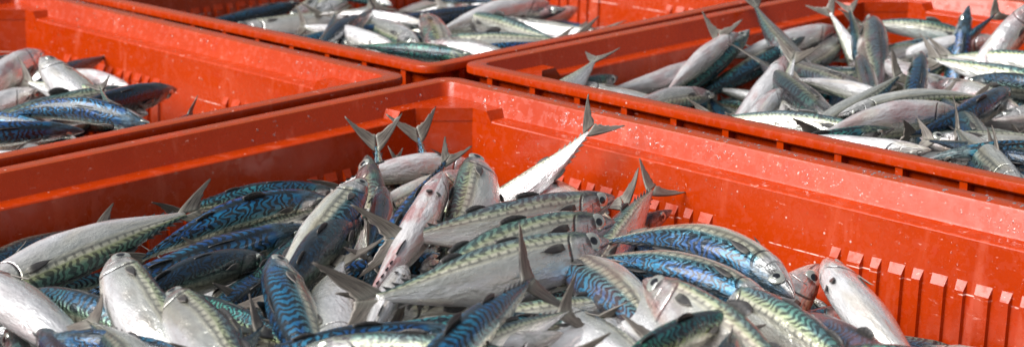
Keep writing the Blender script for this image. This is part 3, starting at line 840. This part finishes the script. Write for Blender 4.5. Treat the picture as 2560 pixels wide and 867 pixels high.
# --- back bin
f('B', 750,6, 440,62, 0, 1.0, 'k', 'long black fish by the far wall of the back bin, left side')
f('B', 560,72, 960,0, 122, 2.4, 'w', 'very long white fish curving up across the back bin, left half', mid=(800,55), L=(.3,.38), g=.95)
f('B', 985,66, 640,116, 0, 3.2, 'bx', 'dark blue back below the very long white fish')
f('B', 716,52, 900,-70, 118, 2.4, 'wp', 'lower of two pale pink fish pointing down-left, back bin')
f('B', 780,48, 900,-80, 118, 2.8, 'w', 'upper of two pale fish pointing down-left, back bin')
f('B', 800,170, 838,22, 80, 4.0, 'd', 'fish showing a thin brown tail stalk crossing the white one', fan=1.2, g=.7, tr=50)
f('B', 850,130, 945,12, 60, 3.6, 'd', 'brown forked tail in the upper middle of the back bin', fan=1.3, g=.9)
f('B', 912,50, 770,165, 0, 3.0, 'k', 'black-green fish sloping down to the near rim of the back bin')
f('B', 945,52, 1330,-12, 18, 2.4, 'kp', 'long black S-curved fish with a red back edge', mid=(1130,42), L=(.3,.36))
f('B', 1020,-12, 1260,14, 10, 1.0, 'b', 'blue back at the top edge behind the S-curved fish')
f('B', 1060,36, 1125,200, -60, 4.0, 'gP', 'upright green head with a red edge in the back bin', g=1.1)
f('B', 1048,112, 900,30, 60, 4.0, 'y', 'yellowish head left of the upright green one')
f('B', 1068,108, 1475,96, 94, 4.6, 'w', 'large white fish lying level, head left, front of the back bin', g=1.2)
f('B', 1148,42, 1430,112, 66, 3.6, 'wx', 'brownish grey head pointing left above the large level white fish')
f('B', 1226,48, 1535,76, 140, 4.4, 'w', 'brilliant white fish with open jaws pointing left, back bin right side', g=1.1)
f('B', 1374,8, 1060,95, 140, 3.2, 'w', 'brilliant white head pointing right near the far wall of the back bin', g=1.1)
f('B', 1416,22, 1140,16, 60, 1.6, 'mp', 'small brown snout at far right of the back bin')
f('B', 1130,122, 1480,92, 12, 5.8, 'b', 'dark blue back along the right-hand rim of the back bin')
f('B', 1200,146, 860,112, 0, 5.2, 'gx', 'dark green fish in the near corner of the back bin')
f('B', 1002,130, 740,60, 100, 3.6, 'w', 'silver fish partly under the dark green one in the near corner')
f('B', 1058,112, 1310,165, 150, 5.0, 'wp', 'pinkish white lower jaw below the large level white fish')
f('B', 1070,62, 830,38, 140, 3.0, 'w', 'white flank left of the upright green head')
f('B', 980,15, 760,-20, 60, 1.4, 'g', 'dull green fish at the top edge of the back bin, middle')
f('B', 560,95, 900,120, 100, 2.8, 'd', 'dark flank by the near rim of the back bin, left of the black-green fish')

for a, k in FISH: lay(*a, **k)
print('fish laid', len(FISH))

# the packed fish under the visible layers, one mass
def packed_mass():
    rp = random.Random(5)
    V = []; F = []; U = []
    s_ = np.array([0, .05, .14, .28, .42, .58, .74, .86, 1.0]); na = 8
    hh = np.array([.02, .30, .62, .92, 1.0, .85, .52, .22, .05])
    for b, n in (('F', 330), ('R', 230), ('L', 200), ('B', 200)):
        x0, x1, y0, y1 = INNER[b]
        for i in range(n):
            cx, cy = rp.uniform(x0-.01, x1+.01), rp.uniform(y0-.01, y1+.01)
            a = rp.uniform(0, 2*math.pi); L = rp.uniform(.26, .33); z = ZB[b]-rp.uniform(.065, .135)
            t_ = np.array([math.cos(a), math.sin(a), rp.uniform(-.1, .1)]); t_ /= np.linalg.norm(t_)
            sd_ = np.cross(t_, (0, 0, 1.0)); sd_ /= np.linalg.norm(sd_); up_ = np.cross(sd_, t_); o = len(V)
            ro = rp.uniform(-2, 2)
            for q, sv in enumerate(s_):
                c = np.array([cx, cy, z])+t_*(sv-.5)*L
                for k in range(na):
                    w = 2*math.pi*k/na
                    p = c+up_*(hh[q]*.030*math.cos(w))+sd_*(hh[q]*.026*math.sin(w))
                    V.append((min(max(p[0], x0-.02), x1+.02), min(max(p[1], y0-.02), y1+.02), p[2]))
            for q in range(len(s_)-1):
                for k in range(na):
                    F.append((o+q*na+k, o+q*na+(k+1) % na, o+(q+1)*na+(k+1) % na, o+(q+1)*na+k))
                    v0, v1 = math.cos(2*math.pi*k/na+ro)*.5+.5, math.cos(2*math.pi*(k+1)/na+ro)*.5+.5
                    U += [(s_[q]*.9, v0), (s_[q]*.9, v1), (s_[q+1]*.9, v1), (s_[q+1]*.9, v0)]
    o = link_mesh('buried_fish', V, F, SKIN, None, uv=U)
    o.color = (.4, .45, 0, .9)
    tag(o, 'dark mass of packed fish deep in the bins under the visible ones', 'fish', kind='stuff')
packed_mass()

# buried fish that show only in the gaps of the heaps
KEEP = {('R', 51), ('L', 34), ('R', 176), ('R', 115), ('F', 173), ('R', 121), ('B', 16), ('F', 130), ('R', 26), ('F', 81), ('B', 46), ('B', 49), ('B', 58), ('F', 38), ('R', 114), ('F', 44), ('R', 123), ('F', 68), ('B', 33), ('F', 74), ('R', 141), ('B', 42), ('B', 48), ('F', 147), ('R', 153), ('F', 150), ('R', 162), ('R', 107), ('L', 26), ('B', 14), ('B', 72), ('R', 113), ('R', 64), ('R', 177), ('B', 75), ('R', 12), ('F', 3), ('R', 137), ('R', 76), ('F', 247), ('B', 29), ('R', 146), ('R', 152), ('R', 36), ('F', 146), ('F', 213), ('B', 4)}
rb = random.Random(11)
buried = 0
for b, n in (('F', 260), ('R', 190), ('L', 60), ('B', 80)):
    x0, x1, y0, y1 = INNER[b]
    for i in range(n):
        cx, cy = rb.uniform(x0+.03, x1-.03), rb.uniform(y0+.03, y1-.03)
        drop = .09 if (b == 'F' and cx > .72 and cy > -.32) else 0.0
        a = rb.uniform(0, 2*math.pi); L = rb.uniform(.29, .33); z = ZB[b]-rb.uniform(.008, .07)-drop; sl = rb.uniform(-.15, .15)
        v = np.array([math.cos(a), math.sin(a), sl])*L/2; c = np.array([cx, cy, z])
        lo = np.array([x0, y0, -.5]); hi = np.array([x1, y1, .2])
        P0, P2 = np.clip(c-v, lo, hi), np.clip(c+v, lo, hi)
        ro = rb.uniform(-2.6, 2.6); sd = np.cross(v/np.linalg.norm(v), (0, 0, 1.0)); D = np.array([0, 0, 1.0])*math.cos(ro)+sd*math.sin(ro)
        cc = rb.choice('bdtddkkg'); bend = sd*rb.uniform(-.02, .02)
        hv = rb.uniform(-.1, .1)
        if KEEP is not None and (b, i) not in KEEP: continue
        if np.linalg.norm(P2-P0) < .22: continue
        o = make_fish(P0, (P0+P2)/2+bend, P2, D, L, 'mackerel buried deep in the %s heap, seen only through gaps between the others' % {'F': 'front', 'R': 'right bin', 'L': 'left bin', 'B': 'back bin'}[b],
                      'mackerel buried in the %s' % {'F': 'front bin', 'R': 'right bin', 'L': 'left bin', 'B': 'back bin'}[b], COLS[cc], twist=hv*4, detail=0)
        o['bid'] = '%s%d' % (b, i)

# ------------------------------------------------------------------ light
w = bpy.data.worlds.new('World'); SC.world = w; w.use_nodes = True
nt = w.node_tree; nt.nodes.clear()
out = nt.nodes.new('ShaderNodeOutputWorld'); bg = nt.nodes.new('ShaderNodeBackground'); sky = nt.nodes.new('ShaderNodeTexSky')
sky.sky_type = 'NISHITA'; sky.sun_disc = False
SUN_EL = math.radians(46); 
# direction towards the sun, seen from above: left of the camera
sx, sy = -.33, -.944
az = math.atan2(sx, sy)                     # clockwise from +y
sky.sun_elevation = SUN_EL; sky.sun_rotation = az
sky.air_density = 1.2; sky.dust_density = 4.0; sky.ozone_density = 1.0; sky.altitude = 0
hs = nt.nodes.new('ShaderNodeHueSaturation'); hs.inputs['Saturation'].default_value = .35
nt.links.new(sky.outputs[0], hs.inputs['Color']); nt.links.new(hs.outputs[0], bg.inputs[0]); bg.inputs[1].default_value = .055
nt.links.new(bg.outputs[0], out.inputs[0])
sd = bpy.data.lights.new('sun', 'SUN'); so = bpy.data.objects.new('sun', sd); COL.objects.link(so)
sd.energy = 4.8; sd.angle = math.radians(50); sd.color = (1.0, .985, .965)
dv = Vector((sx*math.cos(SUN_EL), sy*math.cos(SUN_EL), math.sin(SUN_EL)))
so.rotation_euler = dv.to_track_quat('Z', 'Y').to_euler()
so.location = (0, 0, 3)
vs = SC.view_settings; vs.view_transform = 'Standard'; vs.look = 'None'; vs.exposure = .50; vs.gamma = 1.0
SC.render.engine = 'CYCLES'
SC.cycles.max_bounces = 6; SC.cycles.use_denoising = True
